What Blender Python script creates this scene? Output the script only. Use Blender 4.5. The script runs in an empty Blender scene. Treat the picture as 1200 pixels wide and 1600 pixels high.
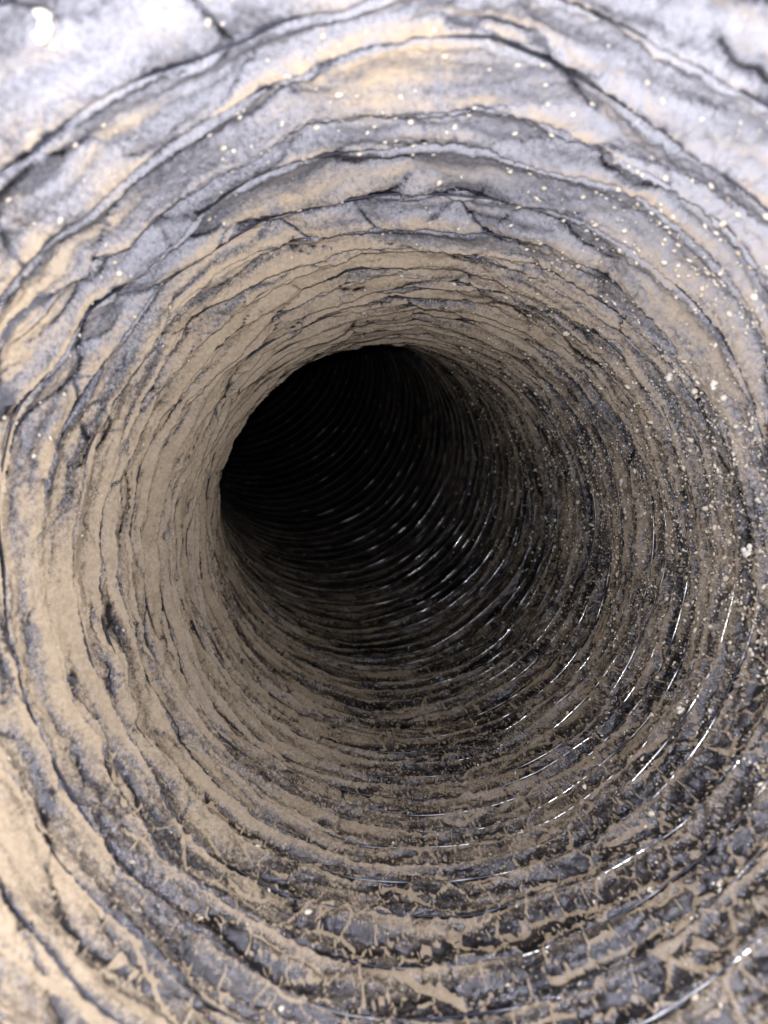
import bpy, math
import numpy as np

# ------------------------------------------------------------------ camera, world, light, exposure
scene = bpy.context.scene
col = scene.collection
R = 0.064                                   # duct radius in metres (a five inch duct)
FPX = 1155.0                                # focal length in photograph pixels (1200 x 1600)

cam_data = bpy.data.cameras.new("camera")
cam = bpy.data.objects.new("camera", cam_data)
col.objects.link(cam)
cam.location = (0, 0, 0)
cam.rotation_euler = (math.radians(90), 0, 0)
cam_data.sensor_fit = 'VERTICAL'
cam_data.lens = 5.7
cam_data.sensor_height = 1600.0 / FPX * 5.7
cam_data.sensor_width = 1200.0 / FPX * 5.7
cam_data.clip_start = 0.001
cam_data.clip_end = 20
cam_data.dof.use_dof = True
cam_data.dof.focus_distance = 0.19
cam_data.dof.aperture_fstop = 5.0
cam_data.dof.aperture_blades = 6
scene.camera = cam

world = bpy.data.worlds.new("World")
scene.world = world
world.use_nodes = True
wb = world.node_tree.nodes["Background"]
wb.inputs[0].default_value = (0.35, 0.5, 1.0, 1)
wb.inputs[1].default_value = 0.004

flash_data = bpy.data.lights.new("phone_flash", 'POINT')    # the phone's flash beside its lens
flash_data.energy = 1.18
flash_data.color = (0.97, 0.97, 1.0)
flash_data.shadow_soft_size = 0.0022
flash = bpy.data.objects.new("phone_flash", flash_data)
flash.location = (0.000, 0.000, 0.0062)
col.objects.link(flash)

scene.view_settings.view_transform = 'Standard'
scene.view_settings.look = 'None'
scene.view_settings.exposure = 0.0
scene.view_settings.gamma = 1.0
scene.cycles.max_bounces = 5
scene.cycles.diffuse_bounces = 2

# ------------------------------------------------------------------ noise helpers (periodic round the duct)
def hash2(ix, iy, seed):
    h = (ix.astype(np.int64) * 374761393 + iy.astype(np.int64) * 668265263 + seed * 974634541) & 0xFFFFFFFF
    h = ((h ^ (h >> 13)) * 1274126177) & 0xFFFFFFFF
    h = ((h ^ (h >> 16)) * 2246822519) & 0xFFFFFFFF
    return ((h ^ (h >> 15)) & 0xFFFFFF) / float(0x1000000)

def perlin(u, v, fu, fv, seed):
    """u in turns (periodic), v any; about -0.7..0.7"""
    x = u * fu; y = v * fv
    x0 = np.floor(x); y0 = np.floor(y)
    fx = x - x0; fy = y - y0
    sx = fx * fx * fx * (fx * (fx * 6 - 15) + 10)
    sy = fy * fy * fy * (fy * (fy * 6 - 15) + 10)
    def g(dx, dy):
        a = hash2(np.mod(x0 + dx, fu), y0 + dy, seed) * 2 * np.pi
        return np.cos(a) * (fx - dx) + np.sin(a) * (fy - dy)
    a = g(0, 0) * (1 - sx) + g(1, 0) * sx
    b = g(0, 1) * (1 - sx) + g(1, 1) * sx
    return a * (1 - sy) + b * sy

def fbm(u, v, fu, fv, seed, octaves=3):
    t = 0; a = 1.0
    for i in range(octaves):
        t = t + a * perlin(u, v, fu * 2 ** i, fv * 2 ** i, seed + i * 17)
        a *= 0.5
    return t

def kink(u, v, fu, fv, seed):
    """value noise, straight segments round the duct: -1..1"""
    x = u * fu; y = v * fv
    x0 = np.floor(x); y0 = np.floor(y)
    fx = x - x0; fy = y - y0
    fy = fy * fy * (3 - 2 * fy)
    def g(dx, dy):
        return hash2(np.mod(x0 + dx, fu), y0 + dy, seed) * 2 - 1
    a = g(0, 0) * (1 - fx) + g(1, 0) * fx
    b = g(0, 1) * (1 - fx) + g(1, 1) * fx
    return a * (1 - fy) + b * fy

def cell_edges(u, v, fu, fv, seed, along=False):
    """distance to the nearest cell border (F2-F1); along=True also tells how far that border runs round the duct (1) or along it (0)"""
    x = u * fu; y = v * fv
    x0 = np.floor(x); y0 = np.floor(y)
    f1 = np.full(x.shape, 9.0); f2 = np.full(x.shape, 9.0)
    x1 = np.zeros(x.shape); y1 = np.zeros(x.shape); x2 = np.zeros(x.shape); y2 = np.zeros(x.shape)
    for dx in (-1, 0, 1):
        for dy in (-1, 0, 1):
            cx = x0 + dx; cy = y0 + dy
            mx = np.mod(cx, fu)
            px = cx + hash2(mx, cy, seed); py = cy + hash2(mx, cy, seed + 91)
            d = np.sqrt((px - x) ** 2 + (py - y) ** 2)
            if along:
                first = d < f1; second = (~first) & (d < f2)
                x2 = np.where(first, x1, np.where(second, px, x2)); y2 = np.where(first, y1, np.where(second, py, y2))
                x1 = np.where(first, px, x1); y1 = np.where(first, py, y1)
            f2 = np.minimum(f2, np.maximum(d, f1))
            f1 = np.minimum(f1, d)
    if along:
        w = np.abs(y2 - y1) / (np.hypot(x2 - x1, y2 - y1) + 1e-9)
        return f2 - f1, sstep(0.30, 0.62, w)
    return f2 - f1

def sstep(a, b, x):
    t = np.clip((x - a) / (b - a), 0, 1)
    return t * t * (3 - 2 * t)

# ------------------------------------------------------------------ the duct's centre line
PHI = math.radians(133)                     # it bends up and to the left
T0 = np.array([(665 - 600) / FPX, 1.0, (800 - 850) / FPX]); T0 /= np.linalg.norm(T0)
C0 = np.array([(645 - 600) / FPX, 1.0, (800 - 870) / FPX]) * 1.55
B0 = np.array([math.cos(PHI), 0, math.sin(PHI)]); B0 -= T0 * (B0 @ T0); B0 /= np.linalg.norm(B0)
W0 = np.cross(T0, B0)
S = np.linspace(-2.0, 14.0, 8001)
dS = S[1] - S[0]
TH = np.cumsum((1 / 5.5) * np.clip((S - 0.3) / 1.5, 0, 1)) * dS
TT = np.cos(TH)[:, None] * T0 + np.sin(TH)[:, None] * B0
NN = -np.sin(TH)[:, None] * T0 + np.cos(TH)[:, None] * B0
CC = np.cumsum(TT, 0) * dS
CC += C0 - CC[np.argmin(abs(S))]
TAU = np.linspace(-12, 140, 15201)
PITCH = 0.185 - 0.063 * sstep(0.5, 7, TAU) - 0.016 * sstep(12, 30, TAU)       # stretched at the mouth, closer further in
SOFTAU = np.cumsum(PITCH) * (TAU[1] - TAU[0])
SOFTAU -= np.interp(0, TAU, SOFTAU)
def depth_of(tau): return np.interp(tau, TAU, SOFTAU) / 0.2       # depth along the duct in fifths of its radius
def turn_at(z): return np.interp(np.asarray(z) * 0.2, SOFTAU, TAU)
J_END = int(turn_at(56))

ALPHA_K = np.array([0, 45, 90, 135, 180, 225, 270, 315, 360.0])
def around(alpha, vals):
    return np.interp(alpha, ALPHA_K, np.array(list(vals) + [vals[0]]))

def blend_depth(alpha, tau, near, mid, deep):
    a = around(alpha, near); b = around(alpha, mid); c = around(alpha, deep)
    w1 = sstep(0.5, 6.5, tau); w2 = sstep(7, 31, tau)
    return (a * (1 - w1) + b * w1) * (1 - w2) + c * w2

def fold_lines(u, v, fu, fv, seed):
    """distance (in duct radii) to polygonal fold lines, and how far the line runs round the duct rather than along it"""
    k0 = kink(u, v, fu, fv, seed)
    eu, ev = 0.02 / fu, 0.02 / fv
    gu = (kink(u + eu, v, fu, fv, seed) - k0) / (eu * 2 * np.pi)
    gv = (kink(u, v + ev, fu, fv, seed) - k0) / (ev * 0.15)
    g = np.hypot(gu, gv) + 0.5
    return np.abs(k0) / g, sstep(0.35, 0.85, np.abs(gv) / g)

def foil(u, tau):
    """u: turns round the duct, tau: turns along the wire. -> xyz (metres), dust, film, net"""
    u1 = np.mod(u, 1.0)
    alpha = np.mod(133.0 - 360.0 * u1, 360.0)
    ph = tau - u1
    p = ph - np.floor(ph)
    c = np.minimum(p, 1 - p)
    env = sstep(0.0, 0.10, c)
    bold = around(alpha, (0.35, 0.65, 1.0, 1.0, 0.85, 0.6, 0.35, 0.25))      # top and left folds are bolder
    fine_side = 1.1 - 0.85 * bold
    z = depth_of(tau)
    deepw = sstep(10, 28, z)
    calm = 1 - 0.85 * deepw
    # wandering, kinked wire
    dl = (0.52 * kink(u1, tau + 3.3, 14, 0.7, 5) + 0.20 * kink(u1, tau, 37, 1.1, 6)) * (0.16 + 0.84 * bold) * (1 - 0.8 * deepw)
    dl = dl + 0.28 * perlin(u1, tau, 5, 0.4, 8) * (1 - 0.5 * deepw)
    s = np.interp(tau + dl, TAU, SOFTAU)
    warp = 1.6 * perlin(u1, tau, 12, 0.40, 21)
    # straight folds running askew between the turns
    la, da = fold_lines(u1, tau + warp, 19, 1.1, 31)
    lb, db = fold_lines(u1, tau - warp, 29, 1.8, 47)
    lc, dc = fold_lines(u1, tau + 1.6 * perlin(u1, tau, 34, 0.8, 33), 46, 2.3, 53)
    linea = da * np.exp(-(la / 0.0062) ** 2); lineb = db * np.exp(-(lb / 0.0048) ** 2)
    linec = (0.4 + 0.6 * dc) * np.exp(-(lc / 0.0050) ** 2)
    plates = np.clip(la / 0.07, 0, 1) ** 0.8 * 0.020 * bold + np.clip(lb / 0.04, 0, 1) ** 0.8 * 0.010 * (0.3 + 0.7 * bold) \
        + np.clip(lc / 0.022, 0, 1) * 0.010 * fine_side
    # narrow pleats lying alongside the wire
    q = p * 3.0 + 1.3 * perlin(u1, tau, 11, 0.9, 23) + 0.5 * perlin(u1, tau, 37, 1.0, 25)
    tri = np.abs(q - np.floor(q) - 0.5) * 2
    pleatline = np.exp(-((1 - tri) / 0.16) ** 2)
    pleat_on = sstep(-0.15, 0.25, perlin(u1, tau, 10, 1.1, 27)) * (0.5 + 0.5 * fine_side)
    # crumpled facets
    wu = u1 + 0.003 * perlin(u1, tau, 40, 1.7, 61); wv = tau + 0.25 * perlin(u1, tau, 30, 1.2, 62)
    e1 = cell_edges(wu, wv, 72, 1.8, 71)
    e2 = cell_edges(wu, wv + 7.7, 170, 4.2, 83)
    crease = np.exp(-(e1 / 0.06) ** 2)
    crease2 = np.exp(-(e2 / 0.10) ** 2)
    fine = fbm(u1, tau, 22, 8.0, 141, 2)
    relief = plates - 0.012 * tri * pleat_on + crease * 0.009 * fine_side + crease2 * 0.006 * (0.4 + fine_side) \
        + 0.007 * fine * fine_side + 0.008 * kink(u1, tau, 70, 2.0, 64)
    # profile between two turns of the wire
    pp = np.power(p, 0.8)
    sag = 1 - np.abs(2 * pp - 1) ** 1.5
    amp = (0.025 + 0.012 * bold) * (1 + 0.7 * perlin(u1, tau, 8, 0.8, 11)) * (1 - 0.45 * deepw - 0.40 * sstep(18, 32, z))
    r = 1 - 0.02 + amp * sag - env * relief * calm \
        + 0.018 * kink(u1, tau, 16, 0.6, 13) * calm + 0.03 * perlin(u1, tau, 3, 0.12, 14)
    cx = np.stack([np.interp(s, S, CC[:, i]) for i in range(3)], -1)
    nx = np.stack([np.interp(s, S, NN[:, i]) for i in range(3)], -1)
    a = 2 * np.pi * u1
    P = cx + r[..., None] * (np.cos(a)[..., None] * nx + np.sin(a)[..., None] * W0)
    # dust lying on the foil
    base = blend_depth(alpha, z,
                       (0.42, 0.28, 0.28, 0.30, 0.70, 0.54, 0.22, 0.10),
                       (0.42, 0.56, 0.72, 0.86, 0.88, 0.68, 0.42, 0.34),
                       (0.30, 0.30, 0.30, 0.25, 0.28, 0.32, 0.30, 0.25))
    streak = fbm(u1, tau, 15, 3.2, 101, 4)
    patch = fbm(u1, tau, 9, 0.45, 117, 3)
    barew = 0.030 + 0.12 * np.clip(fbm(u1, tau, 24, 1.3, 131, 2) + 0.02, 0, 0.6)
    bare = np.exp(-(c / barew) ** 2)
    dust = base + (0.62 * streak + 0.52 * patch) * (1 - 0.35 * fine_side) * (1 - 0.6 * deepw) + 0.15 * sstep(0.60, 0.90, p) \
        + 0.34 * fine_side * np.exp(-((p - 0.90) / 0.05) ** 2) * (1 - 0.6 * deepw) \
        + 0.30 * fine * fine_side * (1 - 0.5 * deepw) \
        - (0.75 * linea * bold + 0.5 * lineb * bold + 0.45 * linec * (0.35 + 0.85 * fine_side) + 0.36 * pleatline * pleat_on) * (1 - 0.7 * deepw) - 0.75 * bare
    dust_fade = blend_depth(alpha, z,  # dust cover; its drop along the duct paints in fading light
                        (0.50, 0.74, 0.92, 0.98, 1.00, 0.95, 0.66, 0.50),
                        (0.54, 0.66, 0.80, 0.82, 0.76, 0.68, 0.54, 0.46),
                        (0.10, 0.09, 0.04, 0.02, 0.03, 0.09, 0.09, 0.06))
    film_sheen = blend_depth(alpha, z,  # pale film, heaviest upper right, painting in the brightness of flash-lit foil
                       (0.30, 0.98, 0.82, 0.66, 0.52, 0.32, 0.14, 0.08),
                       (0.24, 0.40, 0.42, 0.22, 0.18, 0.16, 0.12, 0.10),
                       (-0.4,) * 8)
    film_sheen = film_sheen * (1 + 0.5 * streak) - 0.85 * np.exp(-(c / (0.6 * barew + 0.008)) ** 2) - 0.75 * linea - 0.5 * lineb * bold - 0.2 * pleatline * pleat_on
    net = np.maximum(np.exp(-(e1 / 0.040) ** 2), 0.55 * np.exp(-(e2 / 0.055) ** 2))
    net = np.maximum(net, lineb) * (1.15 + 0.7 * patch + 0.3 * streak + 0.3 * fine_side) * env * (1 - sstep(7, 20, z))
    net = net * around(alpha, (0.8, 0.4, 0.1, 0.1, 0.2, 0.7, 1.0, 1.0))
    return P * R, dust, film_sheen, net, dust_fade

# ------------------------------------------------------------------ materials
def mat_base(name):
    m = bpy.data.materials.new(name); m.use_nodes = True
    nt = m.node_tree; nt.nodes.clear()
    return m, nt, nt.nodes, nt.links

def noise_node(N, L, scale, detail, rough, pos):
    t = N.new('ShaderNodeTexNoise')
    t.inputs['Scale'].default_value = scale; t.inputs['Detail'].default_value = detail
    t.inputs['Roughness'].default_value = rough
    L.new(pos, t.inputs['Vector'])
    return t.outputs['Fac']

def mth(N, L, op, a, b=None, c=None, clamp=False):
    n = N.new('ShaderNodeMath'); n.operation = op; n.use_clamp = clamp
    for i, x in enumerate((a, b, c)):
        if x is None: continue
        if isinstance(x, (int, float)): n.inputs[i].default_value = x
        else: L.new(x, n.inputs[i])
    return n.outputs[0]

def ramp01(N, L, x, lo, hi):
    n = N.new('ShaderNodeMapRange'); n.interpolation_type = 'SMOOTHSTEP'
    n.inputs[1].default_value = lo; n.inputs[2].default_value = hi
    L.new(x, n.inputs[0])
    return n.outputs[0]

def dusty_foil():
    m, nt, N, L = mat_base("dusty_foil")
    out = N.new('ShaderNodeOutputMaterial')
    geo = N.new('ShaderNodeNewGeometry'); pos = geo.outputs['Position']
    ad = N.new('ShaderNodeAttribute'); ad.attribute_name = 'dust'
    af = N.new('ShaderNodeAttribute'); af.attribute_name = 'film_sheen'
    nA = noise_node(N, L, 230, 5, 0.65, pos)
    nB = noise_node(N, L, 1300, 4, 0.7, pos)
    nC = noise_node(N, L, 5200, 2, 0.6, pos)
    d = mth(N, L, 'MULTIPLY_ADD', mth(N, L, 'SUBTRACT', nA, 0.5), 0.40, ad.outputs['Fac'])
    d = mth(N, L, 'MULTIPLY_ADD', mth(N, L, 'SUBTRACT', nB, 0.5), 0.50, d)
    d = mth(N, L, 'MULTIPLY_ADD', mth(N, L, 'SUBTRACT', nC, 0.5), 0.45, d)
    thin = ramp01(N, L, d, 0.10, 0.95)
    d2 = mth(N, L, 'MULTIPLY_ADD', mth(N, L, 'SUBTRACT', nB, 0.5), 0.35, d)
    dmask = mth(N, L, 'MULTIPLY_ADD', ramp01(N, L, d2, 0.36, 0.74), 0.35, mth(N, L, 'MULTIPLY', thin, 0.65))
    an = N.new('ShaderNodeAttribute'); an.attribute_name = 'net'
    nm = mth(N, L, 'MULTIPLY_ADD', mth(N, L, 'SUBTRACT', nB, 0.5), 0.35, an.outputs['Fac'])
    dmask = mth(N, L, 'MAXIMUM', dmask, mth(N, L, 'MULTIPLY', ramp01(N, L, nm, 0.26, 0.62), 0.9))
    at = N.new('ShaderNodeAttribute'); at.attribute_name = 'dust_fade'           # dust cover, lessened with depth to paint the light's falloff
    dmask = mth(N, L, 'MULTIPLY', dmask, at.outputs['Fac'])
    f = mth(N, L, 'MULTIPLY_ADD', mth(N, L, 'SUBTRACT', nB, 0.5), 1.4, af.outputs['Fac'])
    f = mth(N, L, 'MULTIPLY_ADD', mth(N, L, 'SUBTRACT', nC, 0.5), 0.7, f)
    fmask = mth(N, L, 'MULTIPLY', ramp01(N, L, f, 0.05, 1.0), 0.84)
    # relief: crumpled facets at two scales, then grain
    def facets(scale):
        vt = N.new('ShaderNodeTexVoronoi'); vt.feature = 'F1'; vt.inputs['Scale'].default_value = scale
        L.new(pos, vt.inputs['Vector'])
        return vt.outputs['Distance']
    vA = facets(300)
    h = mth(N, L, 'MULTIPLY_ADD', nB, 0.55, mth(N, L, 'MULTIPLY', vA, 0.55))
    h = mth(N, L, 'MULTIPLY_ADD', nC, 0.26, h)
    bump = N.new('ShaderNodeBump'); bump.inputs['Strength'].default_value = 0.6; bump.inputs['Distance'].default_value = 0.0009
    L.new(h, bump.inputs['Height'])
    foilb = N.new('ShaderNodeBsdfPrincipled')
    foilb.inputs['Base Color'].default_value = (0.15, 0.15, 0.175, 1)
    foilb.inputs['Metallic'].default_value = 1.0
    foilb.inputs['Roughness'].default_value = 0.22
    L.new(bump.outputs[0], foilb.inputs['Normal'])
    sheenb = N.new('ShaderNodeBsdfDiffuse'); sheenb.inputs['Color'].default_value = (0.40, 0.40, 0.455, 1)  # pale film colour, also standing in for the foil's flash-lit sheen
    L.new(bump.outputs[0], sheenb.inputs['Normal'])
    mixc = N.new('ShaderNodeMix'); mixc.data_type = 'RGBA'
    mixc.inputs['A'].default_value = (0.37, 0.288, 0.205, 1); mixc.inputs['B'].default_value = (0.48, 0.388, 0.285, 1)
    L.new(ramp01(N, L, mth(N, L, 'MULTIPLY_ADD', nB, 0.6, mth(N, L, 'MULTIPLY', nA, 0.4)), 0.36, 0.64), mixc.inputs['Factor'])
    dustb = N.new('ShaderNodeBsdfDiffuse'); dustb.inputs['Roughness'].default_value = 1.0
    L.new(mixc.outputs['Result'], dustb.inputs['Color'])
    L.new(bump.outputs[0], dustb.inputs['Normal'])
    m1 = N.new('ShaderNodeMixShader'); L.new(fmask, m1.inputs[0]); L.new(foilb.outputs[0], m1.inputs[1]); L.new(sheenb.outputs[0], m1.inputs[2])
    m2 = N.new('ShaderNodeMixShader'); L.new(dmask, m2.inputs[0]); L.new(m1.outputs[0], m2.inputs[1]); L.new(dustb.outputs[0], m2.inputs[2])
    L.new(m2.outputs[0], out.inputs[0])
    return m

def wire_foil():
    m, nt, N, L = mat_base("wire_under_dark_foil")
    out = N.new('ShaderNodeOutputMaterial')
    geo = N.new('ShaderNodeNewGeometry'); pos = geo.outputs['Position']
    b = N.new('ShaderNodeBsdfPrincipled')
    b.inputs['Base Color'].default_value = (0.30, 0.31, 0.36, 1)
    b.inputs['Metallic'].default_value = 1.0
    ap = N.new('ShaderNodeAttribute'); ap.attribute_name = 'glint_tint'          # glints painted low on the right as brighter, smoother wire
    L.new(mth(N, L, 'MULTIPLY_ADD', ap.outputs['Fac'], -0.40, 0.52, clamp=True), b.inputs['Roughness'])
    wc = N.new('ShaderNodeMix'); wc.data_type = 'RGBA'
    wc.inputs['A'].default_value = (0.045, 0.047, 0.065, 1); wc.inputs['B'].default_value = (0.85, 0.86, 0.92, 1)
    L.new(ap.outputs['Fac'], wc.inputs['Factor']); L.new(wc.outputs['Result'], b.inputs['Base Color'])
    n1 = noise_node(N, L, 900, 3, 0.6, pos); n2 = noise_node(N, L, 350, 4, 0.65, pos)
    bump = N.new('ShaderNodeBump'); bump.inputs['Strength'].default_value = 0.4; bump.inputs['Distance'].default_value = 0.0004
    L.new(n1, bump.inputs['Height']); L.new(bump.outputs[0], b.inputs['Normal'])
    d = N.new('ShaderNodeBsdfDiffuse'); d.inputs['Color'].default_value = (0.40, 0.30, 0.19, 1)
    mx = N.new('ShaderNodeMixShader'); L.new(ramp01(N, L, n2, 0.60, 0.75), mx.inputs[0])
    L.new(b.outputs[0], mx.inputs[1]); L.new(d.outputs[0], mx.inputs[2]); L.new(mx.outputs[0], out.inputs[0])
    return m

def pale_lint(name, colr):
    m, nt, N, L = mat_base(name)
    out = N.new('ShaderNodeOutputMaterial')
    geo = N.new('ShaderNodeNewGeometry')
    b = N.new('ShaderNodeBsdfDiffuse')
    n1 = noise_node(N, L, 700, 3, 0.6, geo.outputs['Position'])
    mixc = N.new('ShaderNodeMix'); mixc.data_type = 'RGBA'
    mixc.inputs['A'].default_value = (colr[0] * .75, colr[1] * .7, colr[2] * .62, 1); mixc.inputs['B'].default_value = (*colr, 1)
    L.new(ramp01(N, L, n1, 0.35, 0.6), mixc.inputs['Factor']); L.new(mixc.outputs['Result'], b.inputs['Color'])
    L.new(b.outputs[0], out.inputs[0])
    return m

M_FOIL = dusty_foil(); M_WIRE = wire_foil()
M_SPECK = pale_lint("pale_dust_grain", (0.70, 0.64, 0.56)); M_LINT = pale_lint("pale_lint", (0.80, 0.76, 0.72))

# ------------------------------------------------------------------ mesh helpers
def grid_mesh(name, P, closed_v=False):
    """P: rows x cols x 3"""
    nr, nc = P.shape[:2]
    idx = np.arange(nr * nc).reshape(nr, nc)
    if closed_v: idx = np.concatenate([idx, idx[:1]], 0)
    q = np.stack([idx[:-1, :-1], idx[:-1, 1:], idx[1:, 1:], idx[1:, :-1]], -1).reshape(-1, 4)
    me = bpy.data.meshes.new(name)
    me.vertices.add(nr * nc); me.vertices.foreach_set('co', P.reshape(-1).astype(np.float32))
    me.loops.add(q.size); me.loops.foreach_set('vertex_index', q.reshape(-1).astype(np.int32))
    me.polygons.add(len(q)); me.polygons.foreach_set('loop_start', np.arange(0, q.size, 4, dtype=np.int32))
    me.update(calc_edges=True)
    me.polygons.foreach_set('use_smooth', np.ones(len(q), dtype=bool))
    return me

def attr(me, name, vals):
    a = me.attributes.new(name, 'FLOAT', 'POINT')
    a.data.foreach_set('value', vals.reshape(-1).astype(np.float32))

# ------------------------------------------------------------------ the duct: one foil pleat and one turn of wire at a time
duct = bpy.data.objects.new("flexible_duct", None)
duct.empty_display_size = 0.02
col.objects.link(duct)
duct["label"] = "dust-caked crinkled foil flexible duct seen from inside, bending away up and left"
duct["category"] = "duct"

for j in range(-8, J_END):
    zj = float(depth_of(j))
    if zj < -4: nc, nr = 400, 10
    elif zj < 2: nc, nr = 1300, 28
    elif zj < 8: nc, nr = 1200, 20
    elif zj < 20: nc, nr = 900, 14
    elif zj < 34: nc, nr = 600, 10
    else: nc, nr = 240, 6
    u = np.linspace(0, 1, nc + 1)
    q = np.linspace(0, 1, nr + 1)
    q = q - 0.6 * np.sin(2 * np.pi * q) / (2 * np.pi)            # finer rows beside the wire
    U, Q = np.meshgrid(u, q)
    Uc = np.where(U >= 1, 1 - 1e-9, U)
    Qc = np.clip(Q, 1e-6, 1 - 1e-6)
    P, dust, film_sheen, net, dust_fade = foil(Uc, j + Uc + Qc)
    me = grid_mesh("foil_pleat", P)
    attr(me, 'dust', dust); attr(me, 'film_sheen', film_sheen); attr(me, 'net', net); attr(me, 'dust_fade', dust_fade)
    me.materials.append(M_FOIL)
    o = bpy.data.objects.new("foil_pleat", me); col.objects.link(o); o.parent = duct
    # wire turn at the pleat's near edge
    nw = max(240, nc // 2); k = 6 if zj < 8 else 4
    uw = np.linspace(0, 1 - 1e-9, nw + 1)
    Wp, _, _, _, _ = foil(uw, j + uw + 1e-6)
    t = np.gradient(Wp, axis=0); t /= np.linalg.norm(t, axis=1)[:, None]
    sw = np.interp(j + uw, TAU, SOFTAU)
    cc = np.stack([np.interp(sw, S, CC[:, i]) for i in range(3)], -1) * R
    nin = cc - Wp; nin -= t * (nin * t).sum(1)[:, None]; nin /= np.linalg.norm(nin, axis=1)[:, None]
    bi = np.cross(t, nin)
    rw = R * 0.0032 * (1 + 0.9 * float(sstep(8, 26, np.float64(zj)))) * (1 + 0.8 * perlin(uw, np.full_like(uw, j + .5), 50, 1, 201))
    lift = R * (0.0002 + 0.010 * perlin(uw, np.full_like(uw, j + .5), 17, 1, 203))
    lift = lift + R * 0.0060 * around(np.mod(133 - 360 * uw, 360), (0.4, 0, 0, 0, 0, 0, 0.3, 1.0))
    ang = np.arange(k) / k * 2 * np.pi
    ring = Wp[None] + nin[None] * (lift[None, :, None] + rw[None, :, None] * np.cos(ang)[:, None, None]) \
        + bi[None] * (rw[None, :, None] * np.sin(ang)[:, None, None])
    me = grid_mesh("wire_turn", ring, closed_v=True)
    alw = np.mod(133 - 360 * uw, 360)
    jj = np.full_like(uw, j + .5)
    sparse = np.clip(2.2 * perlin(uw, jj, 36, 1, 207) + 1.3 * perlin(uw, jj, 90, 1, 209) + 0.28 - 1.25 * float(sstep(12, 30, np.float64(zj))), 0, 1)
    gl = np.clip(around(alw, (0.45, 0.05, 0.0, 0.0, 0.0, 0.0, 0.15, 1.2)), 0, 1) * sparse * (1 - 0.8 * float(sstep(20, 36, np.float64(zj))))  # where the painted glints sit round and along the duct
    attr(me, 'glint_tint', np.repeat(gl[None], k, 0))
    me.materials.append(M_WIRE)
    o = bpy.data.objects.new("wire_turn", me); col.objects.link(o); o.parent = duct

# ------------------------------------------------------------------ pale grains of dust sticking to the walls
def surface_frame(u, tau):
    P, _, _, _, _ = foil(u, tau)
    Pu, _, _, _, _ = foil(np.mod(u + 0.0008, 1), tau + 0.0008)
    Pt, _, _, _, _ = foil(u, tau + 0.03)
    a = Pu - P; a /= np.linalg.norm(a, axis=-1, keepdims=True)
    b = Pt - P; b -= a * (a * b).sum(-1, keepdims=True); b /= np.linalg.norm(b, axis=-1, keepdims=True)
    n = np.cross(a, b)
    s = np.interp(tau, TAU, SOFTAU)
    c = np.stack([np.interp(s, S, CC[:, i]) for i in range(3)], -1) * R
    flip = np.sign((n * (c - P)).sum(-1, keepdims=True)); n *= flip
    return P, a, b, n

import bmesh
bm = bmesh.new(); bmesh.ops.create_icosphere(bm, subdivisions=1, radius=1)
ICO_V = np.array([v.co[:] for v in bm.verts]); ICO_F = np.array([[v.index for v in f.verts] for f in bm.faces]); bm.free()

def blobs_mesh(name, P, a, b, n, size, rng, flat=0.5):
    k = len(P)
    V = ICO_V[None] * (1 + 0.55 * (rng.random((k, len(ICO_V), 1)) - 0.5))
    el = np.exp(rng.normal(0, 0.13, (k, 1)))
    rot = rng.random((k, 1)) * np.pi * 2
    x = V[..., 0] * el; y = V[..., 1] / el
    xr = x * np.cos(rot) - y * np.sin(rot); yr = x * np.sin(rot) + y * np.cos(rot)
    co = P[:, None] + size[:, None, None] * (xr[..., None] * a[:, None] + yr[..., None] * b[:, None] + (V[..., 2:] * flat + flat * .6) * n[:, None])
    F = (ICO_F[None] + (np.arange(k) * len(ICO_V))[:, None, None]).reshape(-1, 3)
    me = bpy.data.meshes.new(name)
    me.from_pydata(co.reshape(-1, 3).tolist(), [], F.tolist())
    me.polygons.foreach_set('use_smooth', np.ones(len(F), dtype=bool))
    return me

rng = np.random.default_rng(7)
def sample(n, a_mean, a_sd, t_lo, t_hi):
    al = rng.normal(a_mean, a_sd, n); tau = turn_at(t_lo + (t_hi - t_lo) * rng.beta(1.35, 2.2, n))
    return np.mod((133 - al) / 360, 1.0), tau
groups = [sample(14000, 14, 27, 0, 21), sample(500, 0, 30, -3, 3), sample(700, 80, 45, -4, 9), sample(450, 140, 35, -4, 6), sample(200, 270, 60, -1, 12)]
u = np.concatenate([g[0] for g in groups]); tau = np.concatenate([g[1] for g in groups])
clump = perlin(u, tau, 30, 0.9, 301) + 0.5 * perlin(u, tau, 80, 2.5, 302)
keep = clump + rng.normal(0, 0.25, len(u)) > -0.05
u = u[keep]; tau = tau[keep]
P, a, b, n = surface_frame(u, tau)
size = R * np.clip(np.exp(rng.normal(math.log(0.0033), 0.5, len(u))), 0.0014, 0.013)
al_u = np.mod(133 - 360 * u, 360)
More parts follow.
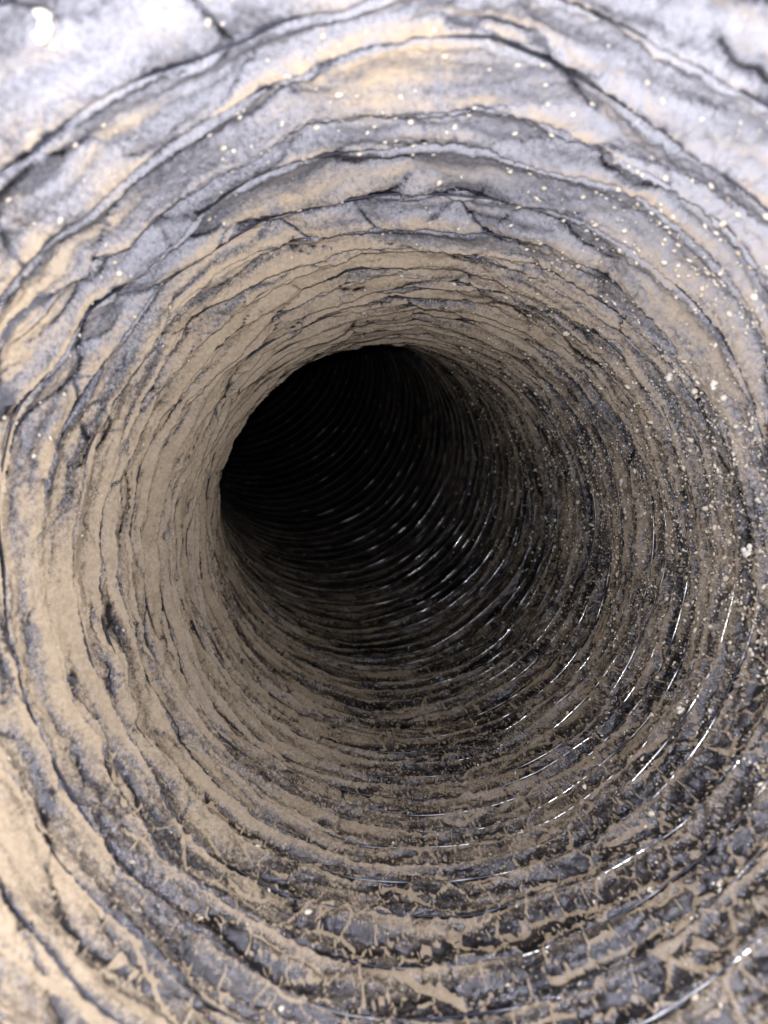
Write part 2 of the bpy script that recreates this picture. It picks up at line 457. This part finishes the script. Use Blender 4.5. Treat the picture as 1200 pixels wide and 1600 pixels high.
near_big = (depth_of(tau) < 2.5) & (al_u > 40) & (al_u < 200) & (rng.random(len(u)) < 0.22)
size = np.where(near_big, R * rng.uniform(0.004, 0.010, len(u)), size)
me = blobs_mesh("dust_grains", P, a, b, n, size, rng)
me.materials.append(M_SPECK)
o = bpy.data.objects.new("dust_grains", me); col.objects.link(o)
o["kind"] = "stuff"; o["label"] = "pale grains of dust scattered over the inside of the foil duct, thickest at right"; o["category"] = "dust"

# ------------------------------------------------------------------ single larger flakes of lint
gu, gt = np.meshgrid(np.linspace(0, 1, 721)[:-1], np.linspace(-5, 26, 601))
GP, _, _, _, _ = foil(gu, gt)
GX = 600 + FPX * GP[..., 0] / GP[..., 1]; GY = 800 - FPX * GP[..., 2] / GP[..., 1]
def on_wall(px, py):
    d = (GX - px) ** 2 + (GY - py) ** 2 + np.where(GP[..., 1] < 0.02, 1e9, 0)
    i = np.argmin(d + GP[..., 1] / R * 8)
    return gu.flat[i], gt.flat[i]
flakes = [
    (58, 42, 24, "big white tuft of lint high in the upper left corner"),
    (1165, 862, 11, "pale oblong lint flake near the right edge below mid height"),
    (1118, 602, 9, "broad pale flake of lint on the upper right wall among dust grains"),
    (1046, 586, 7, "ragged pale fleck of lint left of the broad flake on the right wall"),
    (1124, 733, 8, "round whitish lint pellet on the right wall above the oblong flake"),
    (1062, 1112, 6, "small round pellet of lint low on the right wall beside wire glints"),
]
for px, py, rad, label in flakes:
    uu, tt = on_wall(px, py)
    P, a, b, n = surface_frame(np.array([uu]), np.array([tt]))
    sz = np.array([rad / FPX * P[0, 1]])
    k = 5
    offs = rng.normal(0, 0.45, (k, 2)) * sz
    PP = P + a * offs[:, :1] + b * offs[:, 1:]
    rep = lambda z: np.repeat(z, k, 0)
    me = blobs_mesh("lint_flake", PP, rep(a), rep(b), rep(n), sz * rng.uniform(.45, .8, k), rng, 0.35)
    me.materials.append(M_LINT)
    o = bpy.data.objects.new("lint_flake", me); col.objects.link(o)
    o["label"] = label; o["category"] = "lint"; o["group"] = "larger flakes of lint"
